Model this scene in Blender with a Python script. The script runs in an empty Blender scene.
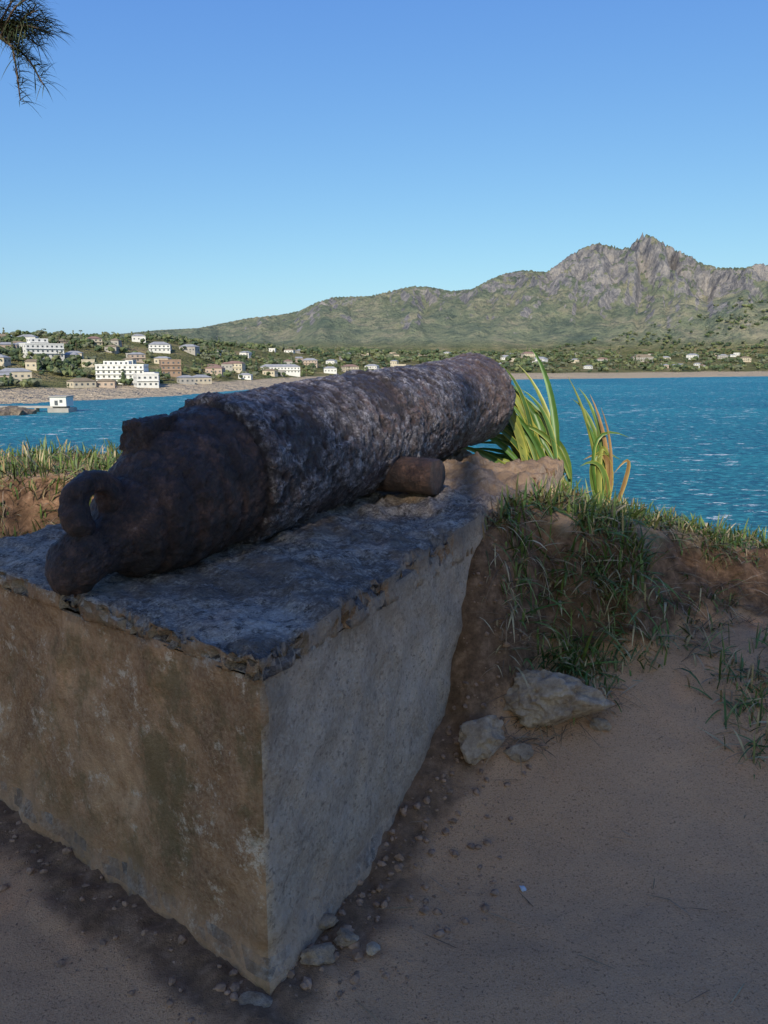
import bpy, math, random
import numpy as np
from mathutils import Vector, noise, Matrix
random.seed(7); np.random.seed(7)
sc=bpy.context.scene
R=math.radians
CH=1.5; SEA=-20.0
def ss(a,b,x):
    t=min(1.0,max(0.0,(x-a)/(b-a))); return t*t*(3-2*t)
def fbm(x,y,z,o=4,H=0.9): return noise.fractal(Vector((x,y,z)),H,2.0,o)
# ---------------------------------------------------------------- materials
class M:
    def __init__(s,name,rough=0.85,metal=0.0,spec=0.3):
        s.m=bpy.data.materials.new(name); s.m.use_nodes=True; s.t=s.m.node_tree; s.n=s.t.nodes; s.l=s.t.links
        s.b=s.n['Principled BSDF']; s.b.inputs['Roughness'].default_value=rough; s.b.inputs['Metallic'].default_value=metal
        s.b.inputs['Specular IOR Level'].default_value=spec
        s.geo=s.n.new('ShaderNodeNewGeometry'); s.pos=s.geo.outputs['Position']
    def put(s,inp,v):
        if isinstance(v,bpy.types.NodeSocket): s.l.new(v,inp)
        elif isinstance(v,(tuple,list)): inp.default_value=tuple(v)+((1,) if len(v)==3 and inp.type=='RGBA' else ())
        else: inp.default_value=v
    def map(s,sc_,vec=None):
        q=s.n.new('ShaderNodeMapping'); s.l.new(vec or s.pos,q.inputs[0]); q.inputs['Scale'].default_value=sc_; return q.outputs[0]
    def noise(s,scale,det=5,rough=0.6,vec=None,dist=0):
        q=s.n.new('ShaderNodeTexNoise'); q.inputs['Scale'].default_value=scale; q.inputs['Detail'].default_value=min(det,6)
        q.inputs['Roughness'].default_value=rough; q.inputs['Distortion'].default_value=dist; s.l.new(vec or s.pos,q.inputs['Vector']); return q.outputs['Fac']
    def ramp(s,f,stops):
        q=s.n.new('ShaderNodeValToRGB'); e=q.color_ramp.elements
        while len(e)<len(stops): e.new(0.5)
        for k,(p,c) in enumerate(stops):
            e[k].position=p; e[k].color=(c,c,c,1) if not isinstance(c,tuple) else c+(1,)
        s.l.new(f,q.inputs[0]); return q.outputs[0]
    def mix(s,f,a,b,mode='MIX'):
        q=s.n.new('ShaderNodeMix'); q.data_type='RGBA'; q.blend_type=mode
        s.put(q.inputs[0],f); s.put(q.inputs[6],a); s.put(q.inputs[7],b); return q.outputs[2]
    def math(s,op,a,b=0.0,clamp=False):
        q=s.n.new('ShaderNodeMath'); q.operation=op; q.use_clamp=clamp; s.put(q.inputs[0],a); s.put(q.inputs[1],b); return q.outputs[0]
    def attr(s,name):
        q=s.n.new('ShaderNodeAttribute'); q.attribute_name=name; return q
    def sep(s,v):
        q=s.n.new('ShaderNodeSeparateXYZ'); s.l.new(v,q.inputs[0]); return q.outputs
    def col(s,c): s.put(s.b.inputs['Base Color'],c)
    def bump(s,h,st=0.5,d=0.01):
        q=s.n.new('ShaderNodeBump'); q.inputs['Strength'].default_value=st; q.inputs['Distance'].default_value=d
        s.l.new(h,q.inputs['Height']); s.l.new(q.outputs[0],s.b.inputs['Normal']); return q
def plain(name,c,rough=0.8,var=0.25,scale=3.0,metal=0.0,spec=0.3):
    m=M(name,rough,metal,spec); n=m.noise(scale,5)
    m.col(m.mix(m.ramp(n,[(0.3,0.0),(0.7,1.0)]),tuple(x*(1-var) for x in c),tuple(min(1,x*(1+var)) for x in c))); return m.m
def tinted(name,rough=0.6,scale=8.0,trans=0.0):
    m=M(name,rough); a=m.attr('tint'); n=m.noise(scale,3)
    m.col(m.mix(1.0,a.outputs['Color'],m.ramp(n,[(0.3,0.7),(0.7,1.25)]),'MULTIPLY'))
    return m.m
def mesh_obj(name,v,f,mats,tint=None,mi=None,smooth=False,parent=None):
    me=bpy.data.meshes.new(name); me.from_pydata(v,[],f)
    for m in mats: me.materials.append(m)
    if mi is not None: me.polygons.foreach_set('material_index',mi)
    if smooth: me.polygons.foreach_set('use_smooth',[True]*len(me.polygons))
    if tint is not None:
        ca=me.color_attributes.new('tint','FLOAT_COLOR','POINT')
        ca.data.foreach_set('color',np.asarray(tint,dtype=np.float32).ravel())
    me.update(); o=bpy.data.objects.new(name,me); sc.collection.objects.link(o)
    if parent: o.parent=parent
    return o
# ---------------------------------------------------------------- world, sun, camera
EL=R(31); SH=Vector((-.20,-.98)).normalized(); DH=-SH
S=Vector((SH.x*math.cos(EL),SH.y*math.cos(EL),math.sin(EL)))
w=bpy.data.worlds.new("World"); sc.world=w; w.use_nodes=True
nt=w.node_tree; bg=nt.nodes['Background']; sky=nt.nodes.new('ShaderNodeTexSky'); sky.sky_type='NISHITA'
sky.sun_disc=False; sky.sun_elevation=EL; sky.sun_rotation=math.atan2(SH.x,SH.y)%(2*math.pi)
sky.air_density=1.0; sky.dust_density=1.0; sky.ozone_density=1.5; sky.altitude=20
sp=nt.nodes.new('ShaderNodeSeparateColor'); cb=nt.nodes.new('ShaderNodeCombineColor'); nt.links.new(sky.outputs[0],sp.inputs[0])
for k,(p,c) in enumerate([(1.0,.56),(.86,.96),(.36,3.0)]):
    a=nt.nodes.new('ShaderNodeMath'); a.operation='POWER'; a.inputs[1].default_value=p; nt.links.new(sp.outputs[k],a.inputs[0])
    b=nt.nodes.new('ShaderNodeMath'); b.operation='MULTIPLY'; b.inputs[1].default_value=c; nt.links.new(a.outputs[0],b.inputs[0]); nt.links.new(b.outputs[0],cb.inputs[k])
nt.links.new(cb.outputs[0],bg.inputs[0]); bg.inputs[1].default_value=0.15
sl=bpy.data.lights.new("sun","SUN"); sl.energy=5.0; sl.angle=R(0.5); sl.color=(1,.91,.77)
so=bpy.data.objects.new("sun",sl); sc.collection.objects.link(so); so.rotation_euler=S.to_track_quat('Z','Y').to_euler(); so.location=(-8,-6,20)
cam=bpy.data.cameras.new("camera"); co=bpy.data.objects.new("camera",cam); sc.collection.objects.link(co); sc.camera=co
co.location=(0,0,CH); co.rotation_euler=(R(90-10.9),0,0); cam.sensor_fit='VERTICAL'; cam.sensor_height=24; cam.lens=18.28
cam.clip_start=0.05; cam.clip_end=60000
sc.view_settings.view_transform='Standard'; sc.view_settings.look='None'; sc.view_settings.exposure=0
# ---------------------------------------------------------------- sea
m=M('sea_water',0.5,0,0.22)
far=m.noise(0.010,4,vec=m.map((.6,1.6,1))); mid=m.noise(0.05,5,.65,vec=m.map((1,2.2,1)))
c=m.ramp(far,[(0.35,(0.005,0.145,0.215)),(0.65,(0.018,0.26,0.31))])
c=m.mix(m.ramp(mid,[(0.42,0.0),(0.6,0.6)]),c,(0.003,0.115,0.20))
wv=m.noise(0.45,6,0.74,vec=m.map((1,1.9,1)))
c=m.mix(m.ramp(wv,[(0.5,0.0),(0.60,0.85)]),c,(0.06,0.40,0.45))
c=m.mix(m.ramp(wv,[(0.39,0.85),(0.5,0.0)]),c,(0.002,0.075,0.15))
capn=m.noise(0.26,5,0.78,vec=m.map((0.6,1.1,1)))
cap=m.ramp(m.math('ADD',capn,m.math('MULTIPLY',m.math('SUBTRACT',far,.5),.12)),[(0.605,0.0),(0.635,0.95)])
c=m.mix(cap,c,(0.75,0.8,0.82)); m.col(c)
m.bump(wv,1.0,1.5)
N=96; v=[];f=[]
rad=[0,30,100,300,700,1500,4000,12000,40000]
for r in rad[1:]:
    for k in range(N): v.append((r*math.cos(2*math.pi*k/N),r*math.sin(2*math.pi*k/N),SEA))
v.append((0,0,SEA)); c0=len(v)-1
for k in range(N): f.append((c0,k,(k+1)%N))
for j in range(len(rad)-2):
    for k in range(N): f.append((j*N+k,(j+1)*N+k,(j+1)*N+(k+1)%N,j*N+(k+1)%N))
mesh_obj('sea',v,f,[m.m])
# ---------------------------------------------------------------- distant terrain
def azu(u): return math.atan((u-384)/780/1.018)
def el_(u,vv):
    a=(u-384)/780; b=(512-vv)/780
    return (-.1891+.982*b)/math.hypot(.982+.1891*b,a)
def table(pts,fn=lambda u,v:v):
    xs=np.array([azu(u) for u,_ in pts]); ys=np.array([fn(u,v) for u,v in pts]); return lambda az: float(np.interp(az,xs,ys))
coast=table([(-900,420),(-300,430),(0,450),(60,465),(100,478),(170,515),(250,625),(320,785),(420,890),(520,985),(640,1110),(768,1320),(1100,1900),(1700,2600)])
rt=table([(-300,800),(0,850),(180,980),(320,1350),(420,1700),(768,2050),(1100,2500),(1700,3200)])
ev=[(-300,336),(0,337),(100,338),(180,341),(230,346),(300,351),(420,354),(768,356),(1100,357)]
et=table(ev,el_)
skl=[(-900,333),(-200,336),(0,336),(120,334),(160,330),(200,328),(225,323),(250,318),(280,315),(300,311),(318,302),(335,297),(370,296),(395,290),(412,286),(430,287),(450,291),(470,289),(485,281),(500,274),(520,270),(543,272),(553,265),(565,255),(580,247),(592,243),(603,246),(615,249),(624,247),(630,238),(638,235),(646,237),(655,243),(668,250),(682,256),(695,264),(712,268),(735,268),(750,264),(768,267),(830,285),(950,300),(1100,310),(1700,335)]
sk=table(skl,el_)
az_l=list(np.linspace(R(-62),R(-29),50,endpoint=False))+list(np.linspace(R(-29),R(29),800))+list(np.linspace(R(29.5),R(60),50))
azs=np.array(az_l)
rr=np.concatenate([np.linspace(380,2000,110,endpoint=False),np.linspace(2000,4300,210,endpoint=False),np.linspace(4300,7500,20)])
nr=len(rr); na=len(azs)
Z=np.zeros((na,nr)); Mt=np.zeros((na,nr))
for i,az in enumerate(azs):
    cr=coast(az); cr+=8*noise.noise(Vector((az*30,0,0))); r1=rt(az); zt=CH+et(az)*r1
    bw=75+0.17*(cr-400); sn,cs=math.sin(az),math.cos(az)
    for j,r in enumerate(rr):
        x=r*sn; y=r*cs
        if r<cr: Z[i,j]=SEA-0.06*(cr-r)-0.2; continue
        b=SEA+4.0*ss(0,bw,r-cr)
        h=b+(zt-b)*(0.6*ss(cr+bw,r1,r)+0.4*min(1,max(0,(r-cr-bw)/(r1-cr-bw))))
        h+=ss(cr+bw,cr+bw+150,r)*3.5*fbm(x/120,y/120,3,3)*(1-ss(1500,2000,r))
        Z[i,j]=h
        if r>1900:
            q=ss(2050,3400,r)
            wx=x+190*noise.noise(Vector((x/500,y/500,9))); wy=y+190*noise.noise(Vector((x/500,y/500,19)))
            n=noise.ridged_multi_fractal(Vector((wx/560+3.1,wy/1000+1.7,0.5)),0.9,2.1,6,1.0,2.0)
            n3=noise.ridged_multi_fractal(Vector((wx/170+1.1,wy/330+4.7,2.5)),0.75,2.1,5,1.0,2.0)
            n2=fbm(x/70,y/70,5,5,0.6)
            Mt[i,j]=max(0,(q*(0.30+0.30*n+.10*n3)+0.15*n*ss(1950,2300,r)+(q+.15)*0.04*n2))*(1-0.5*ss(3500,5000,r))
sc_=np.zeros(na)
for i,az in enumerate(azs):
    tgt=sk(az)
    ok=Mt[i]>0.25
    need=(CH+tgt*rr-Z[i])/np.maximum(Mt[i],1e-6)
    sc_[i]=max(0.0,float(np.min(need[ok])))
k=np.array([1,2,3,2,1.]);k/=k.sum(); sc2=np.convolve(np.pad(sc_,2,'edge'),k,'valid')
Z=Z+Mt*sc2[:,None]
def gz(az,r):
    i=np.interp(az,azs,np.arange(na)); j=np.interp(r,rr,np.arange(nr)); i0=min(int(i),na-2); j0=min(int(j),nr-2); a=i-i0;b=j-j0
    return (Z[i0,j0]*(1-a)*(1-b)+Z[i0+1,j0]*a*(1-b)+Z[i0,j0+1]*(1-a)*b+Z[i0+1,j0+1]*a*b)
v=[(rr[j]*math.sin(azs[i]),rr[j]*math.cos(azs[i]),Z[i,j]) for i in range(na) for j in range(nr)]
f=[(i*nr+j,i*nr+j+1,(i+1)*nr+j+1,(i+1)*nr+j) for i in range(na-1) for j in range(nr-1)]
m=M('hill_terrain',0.95,0,0.1)
z=m.sep(m.pos)[2]; nz=m.sep(m.geo.outputs['Normal'])[2]
veg=m.ramp(m.noise(0.02,6,0.7),[(0.35,(0.10,0.125,0.045)),(0.52,(0.22,0.21,0.09)),(0.68,(0.40,0.31,0.18))])
mveg=m.ramp(m.noise(0.007,6,0.75),[(0.34,(0.11,0.15,0.085)),(0.5,(0.25,0.27,0.14)),(0.64,(0.42,0.37,0.22))])
mveg=m.mix(m.ramp(m.noise(0.03,6,0.75),[(0.50,0.0),(0.58,0.65)]),mveg,(.07,.10,.055))
rock=m.ramp(m.noise(0.022,6,0.85,vec=m.map((1,1,0.35))),[(0.38,(0.12,0.115,0.125)),(0.5,(.31,.285,.27)),(0.60,(0.50,0.44,0.38))])
n1=m.noise(0.005,6,0.8)
steep=m.math('ADD',m.math('MULTIPLY',m.math('SUBTRACT',0.78,nz),2.6),m.math('MULTIPLY',m.math('SUBTRACT',n1,0.5),4.0))
hi=m.ramp(m.math('MULTIPLY',z,0.0025),[(0.22,0.0),(0.8,1.0)])
steep=m.math('ADD',steep,m.math('MULTIPLY',hi,0.44),True)
mt=m.mix(m.ramp(steep,[(0.26,0.0),(0.52,1.0)]),mveg,rock)
mt=m.mix(.13,mt,(.30,.38,.48))  # bluish aerial haze baked into the mountain colour
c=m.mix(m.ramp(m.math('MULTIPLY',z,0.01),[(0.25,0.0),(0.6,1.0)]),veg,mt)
bs=m.math('ADD',m.math('MULTIPLY',m.math('ADD',z,20.0),0.1),m.math('MULTIPLY',m.math('SUBTRACT',m.noise(0.03,4),0.5),0.30))
c=m.mix(m.ramp(bs,[(0.43,0.0),(0.52,1.0)]),(0.62,0.50,0.35),c)
m.col(c); m.bump(m.noise(0.018,6,0.8),1.0,50)
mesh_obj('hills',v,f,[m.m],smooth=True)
# ---------------------------------------------------------------- distant trees (one mass)
v=[];f=[];tint=[]
phi=(1+5**.5)/2
ico=[(-1,phi,0),(1,phi,0),(-1,-phi,0),(1,-phi,0),(0,-1,phi),(0,1,phi),(0,-1,-phi),(0,1,-phi),(phi,0,-1),(phi,0,1),(-phi,0,-1),(-phi,0,1)]
ico=[Vector(p).normalized() for p in ico]
icf=[(0,11,5),(0,5,1),(0,1,7),(0,7,10),(0,10,11),(1,5,9),(5,11,4),(11,10,2),(10,7,6),(7,1,8),(3,9,4),(3,4,2),(3,2,6),(3,6,8),(3,8,9),(4,9,5),(2,4,11),(6,2,10),(8,6,7),(9,8,1)]
def blob(p,r,sz,t):
    n=len(v)
    for q in ico:
        k=r*random.uniform(.6,1.3); v.append((p[0]+q.x*k,p[1]+q.y*k,p[2]+q.z*k*sz)); tt=random.uniform(.7,1.3); tint.append((t[0]*tt,t[1]*tt,t[2]*tt,1))
    f.extend([(a+n,b+n,c+n) for a,b,c in icf])
greens=[(0.06,0.085,0.038),(0.10,0.13,0.055),(0.05,0.075,0.04),(0.14,0.155,0.07),(0.12,0.13,0.08)]
cnt=0
while cnt<4600:
    u=random.uniform(-120,470) if cnt<2600 else random.uniform(430,900); az=azu(u); cr=coast(az); r1=rt(az)
    r=cr+85+0.17*(cr-400)+(r1*1.08-cr-85)*random.random()**0.9
    x,y=r*math.sin(az),r*math.cos(az)
    if noise.noise(Vector((x/90,y/90,2)))<-0.05 and random.random()<.9: continue
    z0=gz(az,r); hgt=random.uniform(2.5,7)*(1+.5*(r>1200)); t=random.choice(greens)
    kd=random.random()
    if kd<0.05:
        for q in range(4): blob((x,y,z0+hgt*(.5+.35*q)),1.9-.3*q,1.0,t)
    elif kd<.14: # palms: slim stem and a flat drooping head
        n=len(v); H_=hgt*1.3
        for (dx,dz) in ((-.25,0),(.25,0),(.18,H_),(-.18,H_)): v.append((x+dx,y,z0+dz)); tint.append((.12,.09,.06,1))
        f.append((n,n+1,n+2,n+3))
        for q in range(9):
            a=q*.7+random.random(); n=len(v); L=random.uniform(2.2,3.2)
            for (rr2,dz,wd) in ((.1,0,0.4),(L*.6,.5,.45),(L,-.9,.1)):
                cx,cy=x+math.cos(a)*rr2,y+math.sin(a)*rr2
                for s_ in (-1,1): v.append((cx-math.sin(a)*wd*s_,cy+math.cos(a)*wd*s_,z0+H_+dz)); tint.append((.09,.12,.045,1))
            f.append((n,n+1,n+3,n+2)); f.append((n+2,n+3,n+5,n+4))
    else:
        for q in range(random.choice([2,3,3])): blob((x+random.uniform(-.5,.5)*hgt,y+random.uniform(-.5,.5)*hgt,z0+hgt*random.uniform(.4,.8)),hgt*random.uniform(.3,.5),.8,t)
    cnt+=1
mesh_obj('distant_trees',v,f,[tinted('distant_foliage',0.9,0.5)],tint=tint)
# ---------------------------------------------------------------- houses
glass=plain('window_glass',(0.09,0.10,0.11),0.3)
wallm={'white':plain('white_plaster',(0.64,0.63,0.60),.8,.08,.3),'cream':plain('cream_plaster',(0.50,0.44,0.34),.8,.1,.3),'pink':plain('pink_plaster',(0.40,0.32,0.26),.8,.1,.3),'grey':plain('grey_concrete',(0.35,0.33,0.30),.9,.15,.3),'brown':plain('brick_wall',(0.30,0.21,0.155),.9,.15,.3)}
roofm={'red':plain('rust_tin_roof',(0.24,0.155,0.12),.7,.2,.3),'grey':plain('tin_roof',(0.30,0.30,0.30),.5,.2,.3),'thatch':plain('thatch_roof',(0.22,0.175,0.12),.9,.2,.3)}
def building(name,u,r,wd,dp,hh,wall,roof=None,rot=0.0,steps=None):
    az=azu(u); cx,cy=r*math.sin(az),r*math.cos(az); z0=gz(az,r)
    ang=-az+rot; ca,sa=math.cos(ang),math.sin(ang)
    vv=[];ff=[];mi=[]
    def P(x,y,z): return (cx+x*ca-y*sa,cy+x*sa+y*ca,z0+z)
    def box(x0,x1,y0,y1,za,zb,mt):
        n=len(vv)
        for z_ in (za,zb):
            for (x,y) in ((x0,y0),(x1,y0),(x1,y1),(x0,y1)): vv.append(P(x,y,z_))
        for q in ((0,3,2,1),(4,5,6,7),(0,1,5,4),(1,2,6,5),(2,3,7,6),(3,0,4,7)): ff.append(tuple(n+k for k in q)); mi.append(mt)
    def block(x0,x1,y0,y1,h):
        box(x0,x1,y0,y1,-6,h,0)
        st=max(1,int(h/3.1)); nw=max(2,int((x1-x0)/3.6))
        for s_ in range(st):
            for k in range(nw):
                xc=x0+(k+.5)*(x1-x0)/nw; zc=h/st*s_+h/st*.5
                box(xc-.75,xc+.75,y0-.06,y0+.1,zc-.7,zc+.75,1)
            nd=max(1,int((y1-y0)/4))
            for k in range(nd):
                yc=y0+(k+.5)*(y1-y0)/nd; zc=h/st*s_+h/st*.5
                box(x1-.1,x1+.06,yc-.7,yc+.7,zc-.7,zc+.75,1); box(x0-.06,x0+.1,yc-.7,yc+.7,zc-.7,zc+.75,1)
            if s_>0 and st>1: box(x0-.3,x1+.3,y0-1.0,y0-.003,h/st*s_-.12,h/st*s_+.12,0)
    block(-wd/2,wd/2,-dp/2,dp/2,hh)
    if steps:
        for (a,b,c_,d,e) in steps: block(a,b,c_,d,e)
    if roof:
        n=len(vv); o=.6; rh=min(wd,dp)*.24; k=dp*.45 if wd>dp else 0
        for p in ((-wd/2-o,-dp/2-o,hh+.01),(wd/2+o,-dp/2-o,hh+.01),(wd/2+o,dp/2+o,hh+.01),(-wd/2-o,dp/2+o,hh+.01),(-wd/2+k,0,hh+rh),(wd/2-k,0,hh+rh)): vv.append(P(*p))
        for q in ((0,1,5,4),(2,3,4,5),(1,2,5),(3,0,4),(0,3,2,1)): ff.append(tuple(n+i for i in q)); mi.append(2)
    else:
        for (a,b,c_,d) in ((-wd/2-.2,wd/2+.2,-dp/2-.2,-dp/2+.1),(-wd/2-.2,wd/2+.2,dp/2-.1,dp/2+.2),(-wd/2-.2,-wd/2+.1,-dp/2+.1,dp/2-.1),(wd/2-.1,wd/2+.2,-dp/2+.1,dp/2-.1)): box(a,b,c_,d,hh-.3,hh+.7,0)
    mesh_obj(name,vv,ff,[wallm[wall],glass,roofm[roof or 'grey']],mi=mi)
building('white_hotel',43,700,30,14,11,'white',None,.35,[(-10,4,-4,4,15.5)])
building('white_apartment_building',122,610,34,16,13,'white',None,-.25,[(17.1,25,-10,6,8),(-12,6,-5,5,16)])
building('white_apartment_building',145,585,15,12,9,'white',None,.2)
building('white_apartment_building',14,600,20,10,6,'cream','grey',.1)
building('brown_apartment_building',170,680,16,14,12,'brown',None,.1)
building('white_school_building',280,900,44,12,7,'white','grey',.05)
for k,(u,r,wd,hh,wl,rf) in enumerate([(80,570,16,4,'cream','thatch'),(105,575,12,4,'pink','thatch'),(30,800,16,6,'white','grey'),(75,720,13,5,'cream','grey'),(200,660,15,5,'cream','grey'),(185,640,12,5,'grey','grey'),(215,760,16,6,'pink','red'),(235,820,18,8,'cream','red'),(245,760,12,4,'white','grey'),(160,820,20,7,'white','grey'),(190,860,18,6,'grey','grey'),(350,1050,20,7,'cream','red'),(372,1120,18,7,'white','grey'),(398,1150,22,9,'cream',None),(405,1120,16,6,'brown','red'),(430,1200,22,8,'white','grey'),(330,1000,16,6,'white','grey'),(310,1050,20,7,'pink','grey'),(140,900,14,6,'white','grey'),(8,720,14,6,'pink','grey'),(270,850,14,5,'cream','thatch'),(455,1250,16,6,'cream','grey'),(540,1480,24,8,'white','grey'),(528,1600,26,9,'cream','red'),(575,1520,15,6,'cream','grey'),(602,1600,20,7,'grey','red'),(642,1650,40,8,'grey','thatch'),(665,1700,18,7,'cream','grey'),(692,1800,22,9,'white','grey'),(722,1850,20,7,'grey','grey'),(745,1800,22,7,'cream','thatch'),(490,1400,16,6,'cream','grey'),(505,1560,16,6,'white','grey')]):
    building('town_house',u,r,wd,wd*.6,hh,wl,rf,random.uniform(-.5,.5))
for k in range(95):
    u=random.uniform(-100,470) if k<62 else random.uniform(470,860); az=azu(u); cr=coast(az); r=cr+130+.12*(cr-400)+random.random()*(rt(az)*.95-cr-140)
    building('town_house',u,r,random.uniform(7,15),random.uniform(7,10),random.uniform(3.2,6.5),random.choice(['white','cream','pink','grey','white']),random.choice(['red','grey','grey','thatch',None]),random.uniform(-.6,.6))
grey=wallm['grey']
def boxes(name,lst,mats):
    vv=[];ff=[];mi=[]
    for (x0,x1,y0,y1,z0,z1,mt) in lst:
        n=len(vv)
        for z_ in (z0,z1):
            for (x,y) in ((x0,y0),(x1,y0),(x1,y1),(x0,y1)): vv.append((x,y,z_))
        for q in ((0,3,2,1),(4,5,6,7),(0,1,5,4),(1,2,6,5),(2,3,7,6),(3,0,4,7)): ff.append(tuple(n+k for k in q)); mi.append(mt)
    return mesh_obj(name,vv,ff,mats,mi=mi)
jl=[(-190,-138,341,345,-18.2,-17.4,0),(-144,-137,339,347,-17.4,-13.4,1),(-144.5,-136.5,338.5,347.5,-13.4,-13.0,0),(-142,-140.6,338.9,339,-16.9,-14.9,2),(-139.8,-138.6,338.9,339,-15.8,-14.6,2),(-145,-136,338.3,348,-20.5,-18.2,0)]
for k in range(9): jl+= [(-188+k*6,-187.2+k*6,341.3,342.1,-24,-18.2,0),(-188+k*6,-187.2+k*6,343.9,344.7,-24,-18.2,0)]
boxes('jetty',jl,[grey,wallm['white'],glass])
def rockmesh(name,items,mat,sub=4,parent=None):
    import bmesh
    bm=bmesh.new()
    for (c,s,seed,rot) in items:
        r=bmesh.ops.create_icosphere(bm,subdivisions=sub,radius=1.0)
        rm=Matrix.Rotation(rot,3,'Z')
        for q in r['verts']:
            p=q.co.normalized(); n=noise.noise(p*1.3+Vector((seed,0,0)))*.45+noise.fractal(p*3+Vector((0,seed,0)),.8,2,5)*.20
            for a in range(5):
                fn=Vector((math.sin(seed*3+a*2.1),math.cos(seed*5+a*1.7),math.sin(seed+a*2.9))).normalized(); dd=p.dot(fn)*(1+n)
                if dd>.72: n-=(dd-.72)*.8
            p=p*(1+n); q.co=rm@Vector((p.x*s[0],p.y*s[1],p.z*s[2]))+Vector(c)
    me=bpy.data.meshes.new(name); bm.to_mesh(me); bm.free(); me.materials.append(mat)
    o=bpy.data.objects.new(name,me); sc.collection.objects.link(o); return o
m=M('dark_rock',.9); m.col(m.ramp(m.noise(.8,6),[(.3,(.06,.05,.04)),(.7,(.24,.19,.14))])); m.bump(m.noise(2,6),.8,.3); darkrock=m.m
rockmesh('rocky_point',[((-205+random.random()*55,318+random.random()*16,-20),(random.uniform(3,7),random.uniform(3,6),random.uniform(1.2,3.4)),k,k) for k in range(34)],darkrock,2)
# ---------------------------------------------------------------- concrete block geometry frame
A=Vector((-.277,1.637)); B=Vector((-1.461,2.578)); D=Vector((.94,4.03)); AX=(D-A).normalized(); LEN=(D-A).length
NX=(B-A); WID=NX.length; NXn=NX/WID
# ---------------------------------------------------------------- near ground
def ye(x):
    if x>2: return 4.0-.3*(x-2)
    return 4.0+min(1.65,max(0,(1.2-x)*.55))-.15*max(0,-2-x)
def blkdist(x,y):
    p=Vector((x,y))-A
    det=NXn.x*AX.y-NXn.y*AX.x
    a=(p.x*AX.y-p.y*AX.x)/det; b=(NXn.x*p.y-NXn.y*p.x)/det
    return max(-a,a-WID,-b,b-LEN)
def yb(x): return 2.60+.66*min(1.1,max(0,x-.45))
def gh(x,y,full=False):
    base=.36*ss(1.9,3.2,y)
    y0=yb(x)+.20*noise.noise(Vector((x*2.2,0,4)))+.06*noise.noise(Vector((x*7,0,4))); y1=y0+.42
    top=.88-.22*min(1.4,max(0,x-.6))-.05*min(4,max(0,x-2.2))
    bk=ss(y0,y1,y); zr=base+(top-base)*bk
    wl=ss(-.9,0.1,x-.51*(y-1.637)+.277)
    bkl=ss(3.1,3.9,y); zl=.55*bkl+.30*ss(4.1,4.45,y+.2*noise.noise(Vector((x*2,1,1))))
    z=zl*(1-wl)+zr*wl
    slope=4*bk*(1-bk)*wl+(1-wl)*max(4*bkl*(1-bkl)*.6,ss(3.95,4.1,y)*(1-ss(4.35,4.5,y)))
    pl=(bk*wl+(1-wl)*ss(4.3,4.5,y))
    n=fbm(x*3.5,y*3.5,0,5,.7)
    z+=.012*fbm(x*1.3,y*1.3,7,3)+n*(.004+.10*min(1,slope))+.02*pl*fbm(x*5,y*5,2,3)
    z+=.004*fbm(x*9,y*9,5,2)
    d=blkdist(x,y); near=1-ss(.02,.28,d+.08*noise.noise(Vector((x*4,y*4,8))))
    z+=near*(.02+.022*fbm(x*14,y*14,3,4))
    e=y-ye(x)-.15*noise.noise(Vector((x*1.5,y,3)))
    if e>0: z-=e*1.15+.25*e*abs(fbm(x*.4,y*.4,1,3)); 
    z=max(z,-23)
    return (z,min(1,slope),pl,near,e) if full else z
def axis(a,b,st,lo,hi):
    c=list(np.arange(a,b,st)); s=st; x=a; l=[]
    while x>lo: s*=1.13; x-=s; l.append(x)
    s=st; x=c[-1]; h=[]
    while x<hi: s*=1.13; x+=s; h.append(x)
    return l[::-1]+c+h
xs=axis(-2.0,2.6,.019,-70,70); ys=axis(.8,4.4,.019,-60,45)
v=[];f=[];att=[]
for x in xs:
    for y in ys:
        z,sl_,pl,nr_,e=gh(x,y,True); v.append((x,y,z)); att.append((sl_,pl,max(0,nr_),1))
ny=len(ys)
f=[(i*ny+j,(i+1)*ny+j,(i+1)*ny+j+1,i*ny+j+1) for i in range(len(xs)-1) for j in range(ny-1)]
m=M('sandy_soil',.95,0,.15); at=m.sep(m.attr('tint').outputs['Color'])
sand=m.ramp(m.noise(2.2,6,.75),[(.3,(.46,.235,.115)),(.7,(.60,.32,.165))])
sand=m.mix(m.ramp(m.noise(260,2),[(.35,.0),(.75,.8)]),sand,(.68,.42,.25))
sand=m.mix(m.ramp(m.noise(150,3),[(.57,.0),(.67,.8)]),sand,(.19,.10,.055))
soil=m.ramp(m.noise(18,6,.75),[(.32,(.075,.044,.027)),(.52,(.19,.11,.065)),(.72,(.38,.23,.145))])
plc=m.mix(m.ramp(m.noise(4,5),[(.45,0.),(.6,1.)]),(.44,.29,.18),m.ramp(m.noise(25,6),[(.35,(.08,.07,.03)),(.65,(.25,.185,.11))]))
nn=m.math('MULTIPLY',m.math('SUBTRACT',m.noise(7,6,.7),.5),1.0)
c=m.mix(m.ramp(m.math('ADD',at[1],nn),[(.45,0.),(.75,1.)]),sand,plc)
c=m.mix(m.ramp(m.math('ADD',at[0],nn),[(.2,0.),(.5,1.)]),c,soil)
c=m.mix(m.ramp(m.math('ADD',at[2],nn),[(.3,0.),(.75,.85)]),c,soil)
m.col(c)
h=m.math('ADD',m.math('MULTIPLY',m.noise(240,3),.4),m.noise(30,6,.75)); m.bump(h,.75,.014)
mesh_obj('ground',v,f,[m.m],tint=att,smooth=True)
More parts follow.
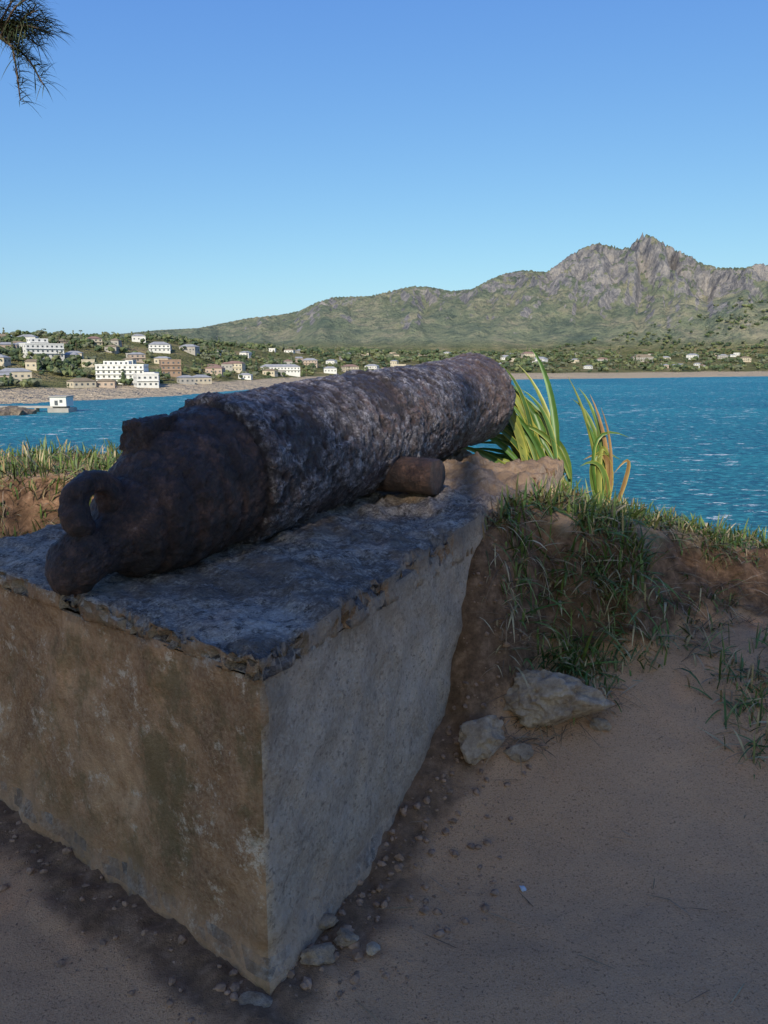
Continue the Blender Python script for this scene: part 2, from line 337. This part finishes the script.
# ---------------------------------------------------------------- concrete block
def rounded(part,a0,a1,b0,b1,zb,ztop,rad,step,amp,mat,parent,flare=0.0,seed=0,chip=0.0):
    na_=max(2,int((a1-a0)/step)); nb=max(2,int((b1-b0)/step)); 
    H=.85+ztop-zb; nh=max(3,int(H/step))
    idx={};v=[];f=[]
    def pt(i,j,k):
        key=(i,j,k)
        if key in idx: return idx[key]
        a=a0+(a1-a0)*i/na_; b=b0+(b1-b0)*j/nb; zz=H*k/nh
        L=Vector((a,b,zz))
        nv=noise.noise(L*4.5+Vector((seed,0,0)))+.5*noise.noise(L*13+Vector((seed,5,0)))
        r=rad*(1+1.1*max(-.8,nv*1.8))
        I=Vector((min(a1-r,max(a0+r,a)),min(b1-r,max(b0+r,b)),min(H-r,zz)))
        q=L-I; ln=q.length
        if ln>1e-9: L=I+q*(r/ln) if ln>r else L
        if i==0 or i==na_ or j==0 or j==nb or k==nh:
            d=Vector(((-1 if i==0 else 1 if i==na_ else 0),(-1 if j==0 else 1 if j==nb else 0),(1 if k==nh else 0)))
            d.normalize()
            dd=amp*(noise.fractal(L*6+Vector((0,seed,0)),.7,2,6)+.9*noise.noise(L*1.6+Vector((seed,3,0))))
            if chip:
                eg=min(abs(L.x-a0),abs(a1-L.x),abs(L.y-b0),abs(b1-L.y))
                cn=noise.fractal(L*7+Vector((seed,9,0)),.5,2,6)
                fr_=1.5 if j==0 else .8
                dd-=chip*fr_*max(0,cn-.02)*(1-ss(.0,.07,eg))*2.0
            L=L+d*dd
        fl=flare*(1-ss(.02,.09,L.z-.0+zb)) if flare else 0
        L.x+=(-fl if i==0 else 0); L.y+=(-fl if j==0 else 0)
        P2=A+NXn*L.x+AX*L.y
        z=zb+L.z*( (.85+ztop-zb+.055*L.y)/H )
        v.append((P2.x,P2.y,z)); idx[key]=len(v)-1; return idx[key]
    for i in range(na_):
        for j in range(nb):
            f.append((pt(i,j,nh),pt(i,j+1,nh),pt(i+1,j+1,nh),pt(i+1,j,nh)))
            f.append((pt(i,j,0),pt(i+1,j,0),pt(i+1,j+1,0),pt(i,j+1,0)))
    for k in range(nh):
        for i in range(na_):
            f.append((pt(i,0,k),pt(i,0,k+1),pt(i+1,0,k+1),pt(i+1,0,k))); f.append((pt(i,nb,k),pt(i+1,nb,k),pt(i+1,nb,k+1),pt(i,nb,k+1)))
        for j in range(nb):
            f.append((pt(0,j,k),pt(0,j+1,k),pt(0,j+1,k+1),pt(0,j,k+1))); f.append((pt(na_,j,k),pt(na_,j,k+1),pt(na_,j+1,k+1),pt(na_,j+1,k)))
    return mesh_obj(part,v,f,[mat],smooth=True,parent=parent)
blk=bpy.data.objects.new('concrete_plinth',None); sc.collection.objects.link(blk)
m=M('weathered_concrete',.9,0,.25)
P=m.sep(m.pos); nrm=m.sep(m.geo.outputs['True Normal'])
fr=m.math('ADD',m.math('MULTIPLY',nrm[0],-AX.x),m.math('MULTIPLY',nrm[1],-AX.y))
frm=m.ramp(fr,[(.5,0.),(.8,1.)])
fine=m.noise(85,4,.7)
g=m.ramp(m.noise(4,6,.75),[(.28,(.30,.22,.155)),(.5,(.49,.365,.265)),(.72,(.68,.53,.40))])
g=m.mix(m.ramp(fine,[(.4,.0),(.7,.55)]),g,(.74,.60,.46))
g=m.mix(m.ramp(m.noise(60,4,.75),[(.55,.0),(.64,.65)]),g,(.17,.125,.09))
g=m.mix(m.ramp(m.noise(1.6,6,.8),[(.52,.0),(.62,.45)]),g,(.24,.175,.12))
br=m.ramp(m.noise(2.4,6,.78,dist=.5),[(.32,(.17,.09,.048)),(.46,(.36,.195,.10)),(.58,(.57,.335,.185)),(.74,(.74,.55,.38))])
br=m.mix(m.ramp(fine,[(.4,.0),(.7,.5)]),br,(.64,.44,.27))
br=m.mix(m.ramp(m.noise(7,6,.88),[(.55,.0),(.63,.85)]),br,(.74,.60,.46))
moss=m.ramp(m.noise(3.0,6,.8,vec=m.map((1,1,.8))),[(.50,.0),(.60,.65)])
br=m.mix(moss,br,(.16,.125,.055))
c=m.mix(frm,g,br)  # front face: brown staining, with warm bounce light put into the colour
st=m.ramp(m.noise(1.0,6,.7,vec=m.map((9,9,1.4))),[(.54,.0),(.76,.25)])
c=m.mix(st,c,(.14,.095,.065))
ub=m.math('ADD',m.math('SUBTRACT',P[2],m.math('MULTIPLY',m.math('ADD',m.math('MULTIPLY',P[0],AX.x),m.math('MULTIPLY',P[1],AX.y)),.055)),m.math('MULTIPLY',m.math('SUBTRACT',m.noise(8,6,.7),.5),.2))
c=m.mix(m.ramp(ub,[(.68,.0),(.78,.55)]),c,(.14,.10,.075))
lowz=m.ramp(m.math('ADD',P[2],m.math('MULTIPLY',m.math('SUBTRACT',m.noise(5,5),.5),.25)),[(.02,.5),(.22,.0)])
c=m.mix(lowz,c,(.50,.29,.17))
tp=m.ramp(m.noise(4,6,.8,dist=.5),[(.34,(.08,.064,.055)),(.46,(.20,.162,.14)),(.58,(.36,.30,.255)),(.75,(.54,.46,.39))])
tp=m.mix(m.ramp(fine,[(.46,.0),(.64,.6)]),tp,(.62,.53,.44))
tp=m.mix(m.ramp(m.noise(26,6,.88),[(.52,.0),(.59,.85)]),tp,(.045,.034,.028))
tp=m.mix(m.ramp(m.noise(1.7,6,.85),[(.48,.0),(.56,.7)]),tp,(.11,.082,.065))
tp=m.mix(m.ramp(m.math('ADD',m.math('MULTIPLY',P[1],.2),m.math('MULTIPLY',m.math('SUBTRACT',m.noise(3,5),.5),.2)),[(.62,.0),(.72,.75)]),tp,(.34,.225,.14))  # warm sunlit tone of the far end painted into the top colour
c=m.mix(m.ramp(nrm[2],[(.35,0.),(.7,1.)]),c,tp)
m.col(c)
h=m.math('ADD',m.math('MULTIPLY',m.noise(120,4,.7),.6),m.noise(20,6,.8)); m.bump(h,1.0,.017)
conc=m.m
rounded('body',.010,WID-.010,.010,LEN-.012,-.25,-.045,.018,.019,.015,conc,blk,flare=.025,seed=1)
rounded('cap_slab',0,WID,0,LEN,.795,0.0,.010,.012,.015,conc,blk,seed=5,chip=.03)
# ---------------------------------------------------------------- cannon
can=bpy.data.objects.new('old_cannon',None); sc.collection.objects.link(can)
C0=Vector((-.588,2.64,1.115)); C1=Vector((.545,4.65,1.295)); ax=(C1-C0).normalized(); CL=(C1-C0).length
sd=ax.cross(Vector((0,0,1))).normalized(); up=sd.cross(ax).normalized()
prof=[(-.66,.0),(-.655,.03),(-.64,.058),(-.61,.080),(-.575,.088),(-.54,.083),(-.51,.076),(-.485,.082),(-.45,.10),(-.42,.132),(-.395,.150),(-.375,.152),(-.36,.150),(-.345,.176),(-.30,.194),(-.275,.194),(-.255,.212),(-.20,.220),(-.185,.219),(-.17,.229),(-.13,.231),(-.115,.229),(-.10,.240),(-.05,.243),(-.035,.243),(-.01,.244),(.0,.242),(.004,.266),(.03,.272),(.10,.270),(.45,.268),(.80,.266),(.98,.262),(1.0,.272),(1.06,.272),(1.085,.258),(1.4,.254),(1.8,.245),(2.02,.239),(2.06,.244),(2.14,.252),(2.24,.256),(2.30,.250),(CL,.236),(CL+.005,.226),(CL+.005,.10),(CL-.01,.09),(CL-.5,.088),(CL-.5,0.0)]
ps=[];
for (s0,r0),(s1,r1_) in zip(prof[:-1],prof[1:]):
    n=max(1,int(math.hypot(s1-s0,r1_-r0)/.008))
    for k in range(n): ps.append((s0+(s1-s0)*k/n,r0+(r1_-r0)*k/n))
ps.append(prof[-1])
NA=230; v=[];f=[];tint=[]
for (s,r) in ps:
    drop=-.13*min(1.15,max(0,(-s-.05)/.53))**1.15 if s<-.05 else 0
    ctr=C0+ax*s+Vector((0,0,drop))
    for k in range(NA):
        t=2*math.pi*k/NA; d=sd*math.cos(t)+up*math.sin(t)
        p=ctr+d*r
        jac=1.0 if s>.0 else 0.0
        n=noise.fractal(p*14,.5,2,6)*(.0065 if jac else .006)+noise.noise(p*3)*.005
        pit=max(0,noise.noise(p*30)-.2)*(-.018 if jac else -.016)+max(0,noise.noise(p*62)-.1)*(-.012)
        fl=0
        if jac:
            fl=.0065*(ss(-.03,.03,noise.fractal(p*4.8+Vector((3,0,0)),.6,2,5))-.5)
        if 0<=s<.06: fl+=.018*noise.fractal(Vector((t*3,s*8,2)),.6,2,4)
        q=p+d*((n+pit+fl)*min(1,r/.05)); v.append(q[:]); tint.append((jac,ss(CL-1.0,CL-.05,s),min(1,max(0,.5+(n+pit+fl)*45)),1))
nn_=len(ps)
f=[(i*NA+k,i*NA+(k+1)%NA,(i+1)*NA+(k+1)%NA,(i+1)*NA+k) for i in range(nn_-1) for k in range(NA)]
m=M('rusted_iron',.5,.0,.55); at=m.sep(m.attr('tint').outputs['Color'])
b0=m.ramp(m.noise(9,6,.88),[(.36,(.018,.011,.010)),(.5,(.048,.028,.022)),(.6,(.12,.062,.042)),(.70,(.26,.18,.155))])
b0=m.mix(m.ramp(m.noise(1.0,6,.8,vec=m.map((16,16,3))),[(.48,.0),(.60,.75)]),b0,(.016,.011,.010))
j0=m.ramp(m.noise(18,6,.90,dist=.3),[(.38,(.022,.017,.018)),(.47,(.085,.074,.080)),(.54,(.21,.19,.20)),(.64,(.52,.49,.51))])  # pale grey: crust flecks, plus sky sheen put into the colour
j0=m.mix(m.ramp(m.noise(3.2,6,.85),[(.49,.0),(.57,.7)]),j0,m.ramp(m.noise(34,6,.85),[(.42,(.035,.019,.015)),(.58,(.17,.09,.062))]))
j0=m.mix(m.ramp(m.noise(60,4,.8),[(.53,.0),(.60,.9)]),j0,(.014,.010,.010))
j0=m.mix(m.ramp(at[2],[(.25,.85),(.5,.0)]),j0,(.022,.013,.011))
j0=m.mix(m.math('MULTIPLY',at[1],.35),j0,m.ramp(m.noise(22,6,.8),[(.38,(.04,.02,.015)),(.62,(.34,.22,.17))]))
c=m.mix(at[0],b0,j0); m.col(c)
m.put(m.b.inputs['Roughness'],m.ramp(m.noise(30,5),[(.3,.30),(.7,.70)]))
h=m.math('ADD',m.math('MULTIPLY',m.noise(120,4,.75),.5),m.noise(32,6,.85)); m.bump(h,1.0,.017)
iron=m.m
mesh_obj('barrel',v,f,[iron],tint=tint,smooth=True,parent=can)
def tube(name,pts,rads,mat,parent,amp=.004,NA=48,closed=False,tintv=(0,0,.5,1)):
    v=[];f=[]
    n=len(pts); pts=[Vector(p) for p in pts]
    ref=None
    for i,p in enumerate(pts):
        if closed: tg=(pts[(i+1)%n]-pts[i-1]).normalized()
        else: tg=(pts[min(n-1,i+1)]-pts[max(0,i-1)]).normalized()
        if ref is None: ref=tg.orthogonal().normalized()
        ref=(ref-tg*ref.dot(tg)).normalized(); bi=tg.cross(ref)
        for k in range(NA):
            t=2*math.pi*k/NA; d=ref*math.cos(t)+bi*math.sin(t); q=p+d*rads[i]
            v.append((q+d*amp*noise.fractal(q*14,.8,2,4)*min(1,rads[i]/.02) if amp else q)[:])
    for i in range(n if closed else n-1):
        for k in range(NA): f.append((i*NA+k,i*NA+(k+1)%NA,((i+1)%n)*NA+(k+1)%NA,((i+1)%n)*NA+k))
    return mesh_obj(name,v,f,[mat],tint=[tintv]*len(v),smooth=True,parent=parent)
for sgn,nm in ((1,'trunnion'),(-1,'trunnion_rear')):
    c=C0+ax*.90+Vector((0,0,-.155)); L=[.15,.2,.25,.30,.35,.40,.418,.425,.425,.425]; rr_=[.078,.078,.078,.077,.078,.078,.077,.072,.04,.0]
    ptl=[c+sd*sgn*(l+.00001*i) for i,l in enumerate(L)]
    tube(nm,ptl,rr_,iron,can,.008)
lc=C0+ax*(-.50)+Vector((0,0,.012)); pts=[];rd=[]
for k in range(48):
    t=2*math.pi*k/48; pts.append(lc+ax*(.066*math.cos(t))+Vector((0,0,1))*(.078*math.sin(t))); rd.append(.036+.007*math.cos(2*t))
tube('breeching_loop',pts,rd,iron,can,.014,36,True)
def lump(name,c,sx,sy,sz,seed,mat,parent):
    import bmesh
    bm=bmesh.new(); bmesh.ops.create_cube(bm,size=2.0); bmesh.ops.subdivide_edges(bm,edges=bm.edges[:],cuts=13,use_grid_fill=True)
    for q in bm.verts:
        p=q.co.copy(); pn=p.normalized(); p=p*.8+pn*.2*1.25
        p.x*=1-.12*p.z; p.y*=1-.15*p.z
        p=p*(1+.16*noise.fractal(p*1.6+Vector((seed,0,0)),.7,2,5)); w_=Vector(c)+sd*p.x*sx+ax*p.y*sy+up*p.z*sz; q.co=w_
    me=bpy.data.meshes.new(name); bm.to_mesh(me); bm.free(); me.materials.append(mat); me.polygons.foreach_set('use_smooth',[True]*len(me.polygons))
    o=bpy.data.objects.new(name,me); sc.collection.objects.link(o); o.parent=parent
lump('vent_patch',C0+ax*(-.20)+up*.165-sd*.05,.055,.085,.062,3,iron,can)
# ---------------------------------------------------------------- rocks, rubble, pebbles
m=M('pale_rock',.9); m.col(m.ramp(m.noise(9,6,.8),[(.3,(.22,.14,.09)),(.5,(.50,.36,.25)),(.7,(.74,.58,.43))])); m.bump(m.noise(35,6,.8),1.0,.025); prock=m.m
def onb(x,y,dz): return (x,y,gh(x,y)+dz)
rockmesh('boulder',[(onb(.60,2.68,.06),(.175,.11,.115),2.3,-.1)],prock,5)
rockmesh('stone',[(onb(.335,2.52,.03),(.095,.07,.08),5.1,.7)],prock,4)
rockmesh('stone',[(onb(.47,2.50,.01),(.05,.035,.03),8.1,.1)],prock,3)
rockmesh('stone',[(onb(.78,2.62,.01),(.04,.03,.025),9.1,.1)],prock,3)
rockmesh('concrete_rubble',[((-.17,1.72,.03),(.045,.03,.025),1.1,.2),((-.10,1.78,.03),(.028,.025,.02),2.2,.2),((-.31,1.60,.0),(.06,.035,.02),3.7,.2),((-.15,1.83,.04),(.03,.02,.018),6.2,.9),((-.03,1.75,.025),(.02,.018,.012),7.7,.9)],prock,3)
it=[]
for k in range(760):
    if k<420: s=random.random()*1.5; d=abs(random.gauss(0,.16))+.01; p=A+AX*s+Vector((AX.y,-AX.x))*d
    elif k<600: s=random.random()*1.5; d=abs(random.gauss(0,.12))+.02; p=A+NXn*s-AX*d
    else: p=Vector((random.uniform(0,1.8),random.uniform(1.4,2.9)))
    if blkdist(p.x,p.y)<.01: continue
    r=(.003+.013*random.random()**3) if k<600 else random.uniform(.0012,.003)
    it.append(((p.x,p.y,gh(p.x,p.y)+r*.1),(r*1.3,r,r*.8),k*1.7,k))
rockmesh('pebbles',it,plain('pebble_soil',(.28,.17,.11),.95,.5,40),1)
rockmesh('blue_pebble',[((.40,2.0,gh(.40,2.0)+.005),(.010,.010,.008),3,0)],plain('blue_stone',(.35,.4,.5),.6,.1),2)
# ---------------------------------------------------------------- blades
class Blades:
    def __init__(s): s.v=[];s.f=[];s.t=[]
    def add(s,p,d,L,w,droop,tint,seg=4,twist=None):
        side=d.cross(Vector((0,0,1)))
        if side.length<.05: side=Vector((1,0,0))
        side.normalize()
        ca=random.uniform(-1,1); side=(side+ d.cross(side)*ca*.6).normalized()
        n=len(s.v)
        for i in range(seg+1):
            t=i/seg; q=p+d*(L*t)-Vector((0,0,droop*L*t*t)); ww=w*(1-t)**.6*(.6+.8*min(1,t*3))*.5 if i<seg else w*.04
            s.v.append((q-side*ww)[:]); s.v.append((q+side*ww)[:])
            k=.6+.55*t; s.t+= [(tint[0]*k,tint[1]*k,tint[2]*k,1)]*2
        for i in range(seg): s.f.append((n+2*i,n+2*i+1,n+2*i+3,n+2*i+2))
    def obj(s,name,mat): return mesh_obj(name,s.v,s.f,[mat],tint=s.t)
gmat=tinted('grass_blades',.5,30)
G=[(.08,.14,.028),(.115,.175,.04),(.145,.20,.05),(.06,.10,.025),(.18,.20,.07)]
ST=[(.40,.31,.16),(.28,.20,.11),(.46,.37,.21)]
RT=[(.18,.11,.065),(.30,.20,.12),(.12,.08,.05),(.42,.30,.19)]
def rdir(lean,az=None):
    az=random.uniform(0,2*math.pi) if az is None else az
    return Vector((math.cos(az)*math.sin(lean),math.sin(az)*math.sin(lean),math.cos(lean)))
b=Blades()
def tuft(x,y,n,L,dry=.25,spread=.04,leanmax=1.1,droop=.5,w=.006):
    for _ in range(n):
        px=x+random.gauss(0,spread); py=y+random.gauss(0,spread)
        if blkdist(px,py)<.0 : continue
        b.add(Vector((px,py,gh(px,py)-.005)),rdir(random.uniform(.05,leanmax)),L*random.uniform(.4,1.25),w*random.uniform(.5,1.3),droop*random.uniform(.3,1.4),random.choice(ST if random.random()<dry else G))
for k in range(66): 
    x=random.uniform(.45,1.15); tuft(x,random.uniform(2.9,3.6),25,.19,.2,leanmax=1.45,w=.010)
for k in range(50): 
    x=random.uniform(.42,1.0); tuft(x,random.uniform(2.66,3.05)+.35*max(0,x-.5),15,.14,.5,.04,1.5,.9,w=.007)
for k in range(160):
    x=random.uniform(.8,3.0); y=ye(x)-abs(random.gauss(0,.25)); tuft(x,y,20,.13,.15,w=.008)
for k in range(190):
    x=random.uniform(.8,2.6); y=yb(x)+random.uniform(-.02,.6); 
    if noise.noise(Vector((x*2.5,y*2.5,1)))>-.10: tuft(x,y,15,.13,.35,w=.007,leanmax=1.4,droop=.8)
for k in range(56):
    x=random.uniform(1.24,2.0); y=random.uniform(2.45,3.1); tuft(x,y,14,.17,.3,leanmax=1.45,w=.007)
for k in range(230):
    x=random.uniform(-4.2,-.6); y=random.uniform(4.15,5.5); tuft(x,y,24,.19,.2,.08,w=.009)
for k in range(60):
    x=random.uniform(-3.2,-1.2); y=random.uniform(3.3,4.1); tuft(x,y,10,.14,.4,.06)
b.obj('grass',gmat)
b=Blades()
for k in range(2100):
    x=.44+1.6*random.random()**1.3; y=yb(x)+random.uniform(-.16,.5)
    if blkdist(x,y)<.0 or noise.noise(Vector((x*4,y*4,6)))<-.08: continue
    b.add(Vector((x,y,gh(x,y)+.006)),rdir(random.uniform(.9,1.6)),random.uniform(.05,.22),random.uniform(.002,.0045),random.uniform(.0,.7),random.choice(RT+ST[1:2]),5)
for k in range(300):
    x=random.uniform(-3.5,-1.); y=random.uniform(3.4,4.4); b.add(Vector((x,y,gh(x,y)+.004)),rdir(random.uniform(.7,1.5)),random.uniform(.1,.25),.004,random.uniform(.3,1.),random.choice(RT+ST),5)
for k in range(80):
    x=random.uniform(-.1,1.6); y=random.uniform(1.4,2.8)
    if blkdist(x,y)<.03 or random.random()<.4: continue
    b.add(Vector((x,y,gh(x,y)+.004)),rdir(1.5),random.uniform(.03,.14),.003,.02,random.choice(RT+ST),3)
b.obj('dry_roots',tinted('dry_root',.8,30))
# ---------------------------------------------------------------- windblown broad-leaf plant behind the plinth
def leafset(name,items,mat):
    v=[];f=[];t=[]
    for (p0,p1,p2,wd,tn) in items:
        p0,p1,p2=Vector(p0),Vector(p1),Vector(p2); n=len(v); sg=10
        view=Vector((random.uniform(-.6,.6),-1,random.uniform(-.5,.7))).normalized()
        y=(.40,.36,.08) if random.random()<.55 else tuple(x*1.2 for x in tn)
        for i in range(sg+1):
            q=i/sg; p=p0*(1-q)**2+p1*2*q*(1-q)+p2*q*q; tg=((p1-p0)*(1-q)+(p2-p1)*q).normalized(); s=tg.cross(view).normalized()
            ww=wd*.5*(min(1,.35+q*2.2))*(1-q**2.2)+.0008
            fold=tg.cross(s)*ww*.6
            v+= [(p-s*ww)[:],(p-s*ww*.7+fold*.3)[:],(p+fold)[:],(p+s*ww*.7+fold*.3)[:],(p+s*ww)[:]]
            t+= [y+(1,),tn+(1,),tuple(x*.7 for x in tn)+(1,),tn+(1,),y+(1,)]
        for i in range(sg):
            for k in range(4):
                a=n+5*i+k; f+=[(a,a+1,a+6,a+5)]
    return mesh_obj(name,v,f,[mat],tint=t,smooth=True)
lm=tinted('striped_leaf',.4,6)
LG=[(.07,.15,.03),(.05,.11,.025),(.11,.18,.04),(.20,.23,.05)]
it=[]
for k in range(60):
    b0=Vector((.99+random.uniform(-.14,.16),4.72+random.uniform(-.05,.05),.76+random.uniform(-.1,.08)))
    a=random.uniform(R(100),R(180)); L=random.uniform(.36,.76)*(1.0 if a<R(150) else .8)
    tip=b0+Vector((math.cos(a)*L,random.uniform(.0,.35),math.sin(a)*L*1.0+.05))
    ctrl=b0.lerp(tip,.55)+Vector((.10,0,.13)); it.append((b0,ctrl,tip,random.uniform(.03,.058),random.choice(LG)))
leafset('pandanus_plant',it,lm)
it=[]; base=Vector((1.20,4.15,.60))
for (tip,cz) in [((1.00,4.3,1.42),(1.16,4.25,1.15)),((1.06,4.3,1.36),(1.22,4.25,1.2)),((1.28,4.2,.98),(1.02,4.2,1.14)),((1.24,4.2,.95),(1.12,4.2,1.25)),((1.11,4.25,1.33),(1.25,4.2,1.05)),((1.05,4.15,.95),(1.24,4.2,1.06)),((1.22,4.1,.92),(1.38,4.1,1.15)),((1.10,4.25,1.18),(1.2,4.2,1.0)),((1.03,4.3,1.30),(1.2,4.25,1.2)),((1.32,4.2,1.10),(1.0,4.2,1.25)),((1.08,4.2,.98),(1.30,4.2,1.12)),((1.16,4.2,1.26),(1.28,4.2,1.0))]:
    it.append((base+Vector((random.uniform(-.03,.03),0,0)),Vector(cz),Vector(tip),random.uniform(.026,.044),random.choice(LG+[(.28,.17,.07)])))
leafset('pandanus_plant',it,lm)
# ---------------------------------------------------------------- casuarina trees
bark=M('bark',.95); bark.col(bark.ramp(bark.noise(6,6,.7,vec=bark.map((3,3,.6))),[(.3,(.05,.035,.025)),(.7,(.18,.14,.11))])); bark.bump(bark.noise(20,6),.8,.03); barkm=bark.m
needle=tinted('casuarina_needles',.6,3)
def limb(name,pts,r0,r1,parent,n=14):
    P_=[Vector(p) for p in pts]; out=[];rd=[]
    segs=len(P_)-1
    for i in range(segs):
        for k in range(n):
            t=k/n; a=P_[max(0,i-1)];b_=P_[i];c=P_[i+1];d=P_[min(segs,i+2)]
            q=.5*((2*b_)+(c-a)*t+(2*a-5*b_+4*c-d)*t*t+(3*b_-a-3*c+d)*t**3); out.append(q); rd.append(r0+(r1-r0)*(i+t)/segs)
    out.append(P_[-1]); rd.append(r1)
    tube(name,out,rd,barkm,parent,r0*.15,12); return out
tr=bpy.data.objects.new('casuarina_tree',None); sc.collection.objects.link(tr)
cc=Vector((-1.9,-8.7,6.4)); tx=Vector((-2.4,-9.2))
limb('trunk',[(tx.x,tx.y,gh(tx.x,tx.y)-.3),(tx.x+.1,tx.y,2),(tx.x,tx.y+.2,4.5),(tx.x+.3,tx.y+.3,7),(tx.x+.2,tx.y+.4,9.3)],.30,.05,tr)
b=Blades(); tn=[(.035,.055,.025),(.05,.07,.03),(.03,.045,.02),(.07,.08,.04)]
AC=Vector((-DH.y,DH.x)); TE=math.tan(EL); 
ncl=0; tries=0; limbs=[]
while ncl<2000 and tries<60000:
    tries+=1
    q=Vector((random.gauss(0,1),random.gauss(0,1),random.gauss(0,1))).normalized()*random.random()**.4
    off=DH*(q.x*4.0)+AC*(q.y*3.5); p=cc+Vector((off.x,off.y,q.z*2.5))
    g=Vector((p.x,p.y))+DH*((p.z-.9)/TE)
    al=g.dot(DH); acr=g.dot(AC); wob=.5*noise.noise(Vector((al*1.3,acr*1.6,0)))
    if al>3.2+wob: continue  # out-of-view crown trimmed by where its shadow falls, to shape the foreground shade
    ncl+=1
    if random.random()<.02: limbs.append(p)
    for _ in range(15):
        d=(rdir(random.uniform(.3,1.9))+Vector((.5,.2,-.2))).normalized()
        b.add(p+Vector((random.gauss(0,.16),random.gauss(0,.16),random.gauss(0,.16))),d,random.uniform(.25,.45),.035,.5,random.choice(tn),2)
for k,p in enumerate(limbs[:26]):
    s0=Vector((tx.x+.1,tx.y+.2,max(2.8,p.z-1.6))); limb('limb_%d'%k,[s0,s0.lerp(p,.5)+Vector((0,0,.15)),p],.07,.015,tr,6)
o=b.obj('foliage',needle); o.parent=tr
tr2=bpy.data.objects.new('casuarina_tree',None); sc.collection.objects.link(tr2)
limb('trunk',[(-5.6,3.2,-.5),(-5.5,3.3,2),(-5.6,3.3,4.5),(-5.4,3.4,6.5),(-5.5,3.4,8.5)],.22,.04,tr2)
b=Blades()
def spray(path,start,n,L,w,wind):
    k0=int(len(path)*start)
    for _ in range(n):
        p=path[random.randrange(k0,len(path))]
        d=(rdir(random.uniform(.2,1.6))+wind).normalized()
        b.add(p+Vector((random.gauss(0,.012),random.gauss(0,.012),random.gauss(0,.012))),d,L*random.uniform(.5,1.2),w,random.uniform(.2,.7),random.choice(tn),4)
wind=Vector((.9,0,-.3))
mb=limb('limb_long',[(-5.5,3.3,4.9),(-4.4,3.8,4.5),(-3.1,4.2,3.9),(-2.3,4.4,3.40),(-1.90,4.4,3.08)],.06,.008,tr2)
for k in range(34):
    t=random.uniform(.72,1); p=mb[int(t*(len(mb)-1))]
    e=p+Vector((random.uniform(.0,.26),random.uniform(-.25,.25),random.uniform(-.26,.24)))
    pb=limb('twig_%d'%k,[p,p.lerp(e,.5)+Vector((0,0,.04)),e],.006,.003,tr2,6); spray(pb,.1,100,.12,.0045,wind)
for k in range(10):
    z=3.5+k*.5; a=random.uniform(0,6.28); p0=Vector((-5.5,3.35,z)); e=p0+Vector((math.cos(a)*1.1-.3,math.sin(a)*1.1-.4,.4))
    pb=limb('limb_%d'%k,[p0,p0.lerp(e,.5)+Vector((0,0,.15)),e],.04,.01,tr2,6)
    for _ in range(900):
        p=pb[random.randrange(4,len(pb))]; b.add(p+Vector((random.gauss(0,.25),random.gauss(0,.25),random.gauss(0,.2))),(rdir(random.uniform(.3,1.8))+wind*.5).normalized(),random.uniform(.2,.35),.02,.5,random.choice(tn),2)
o=b.obj('foliage',needle); o.parent=tr2
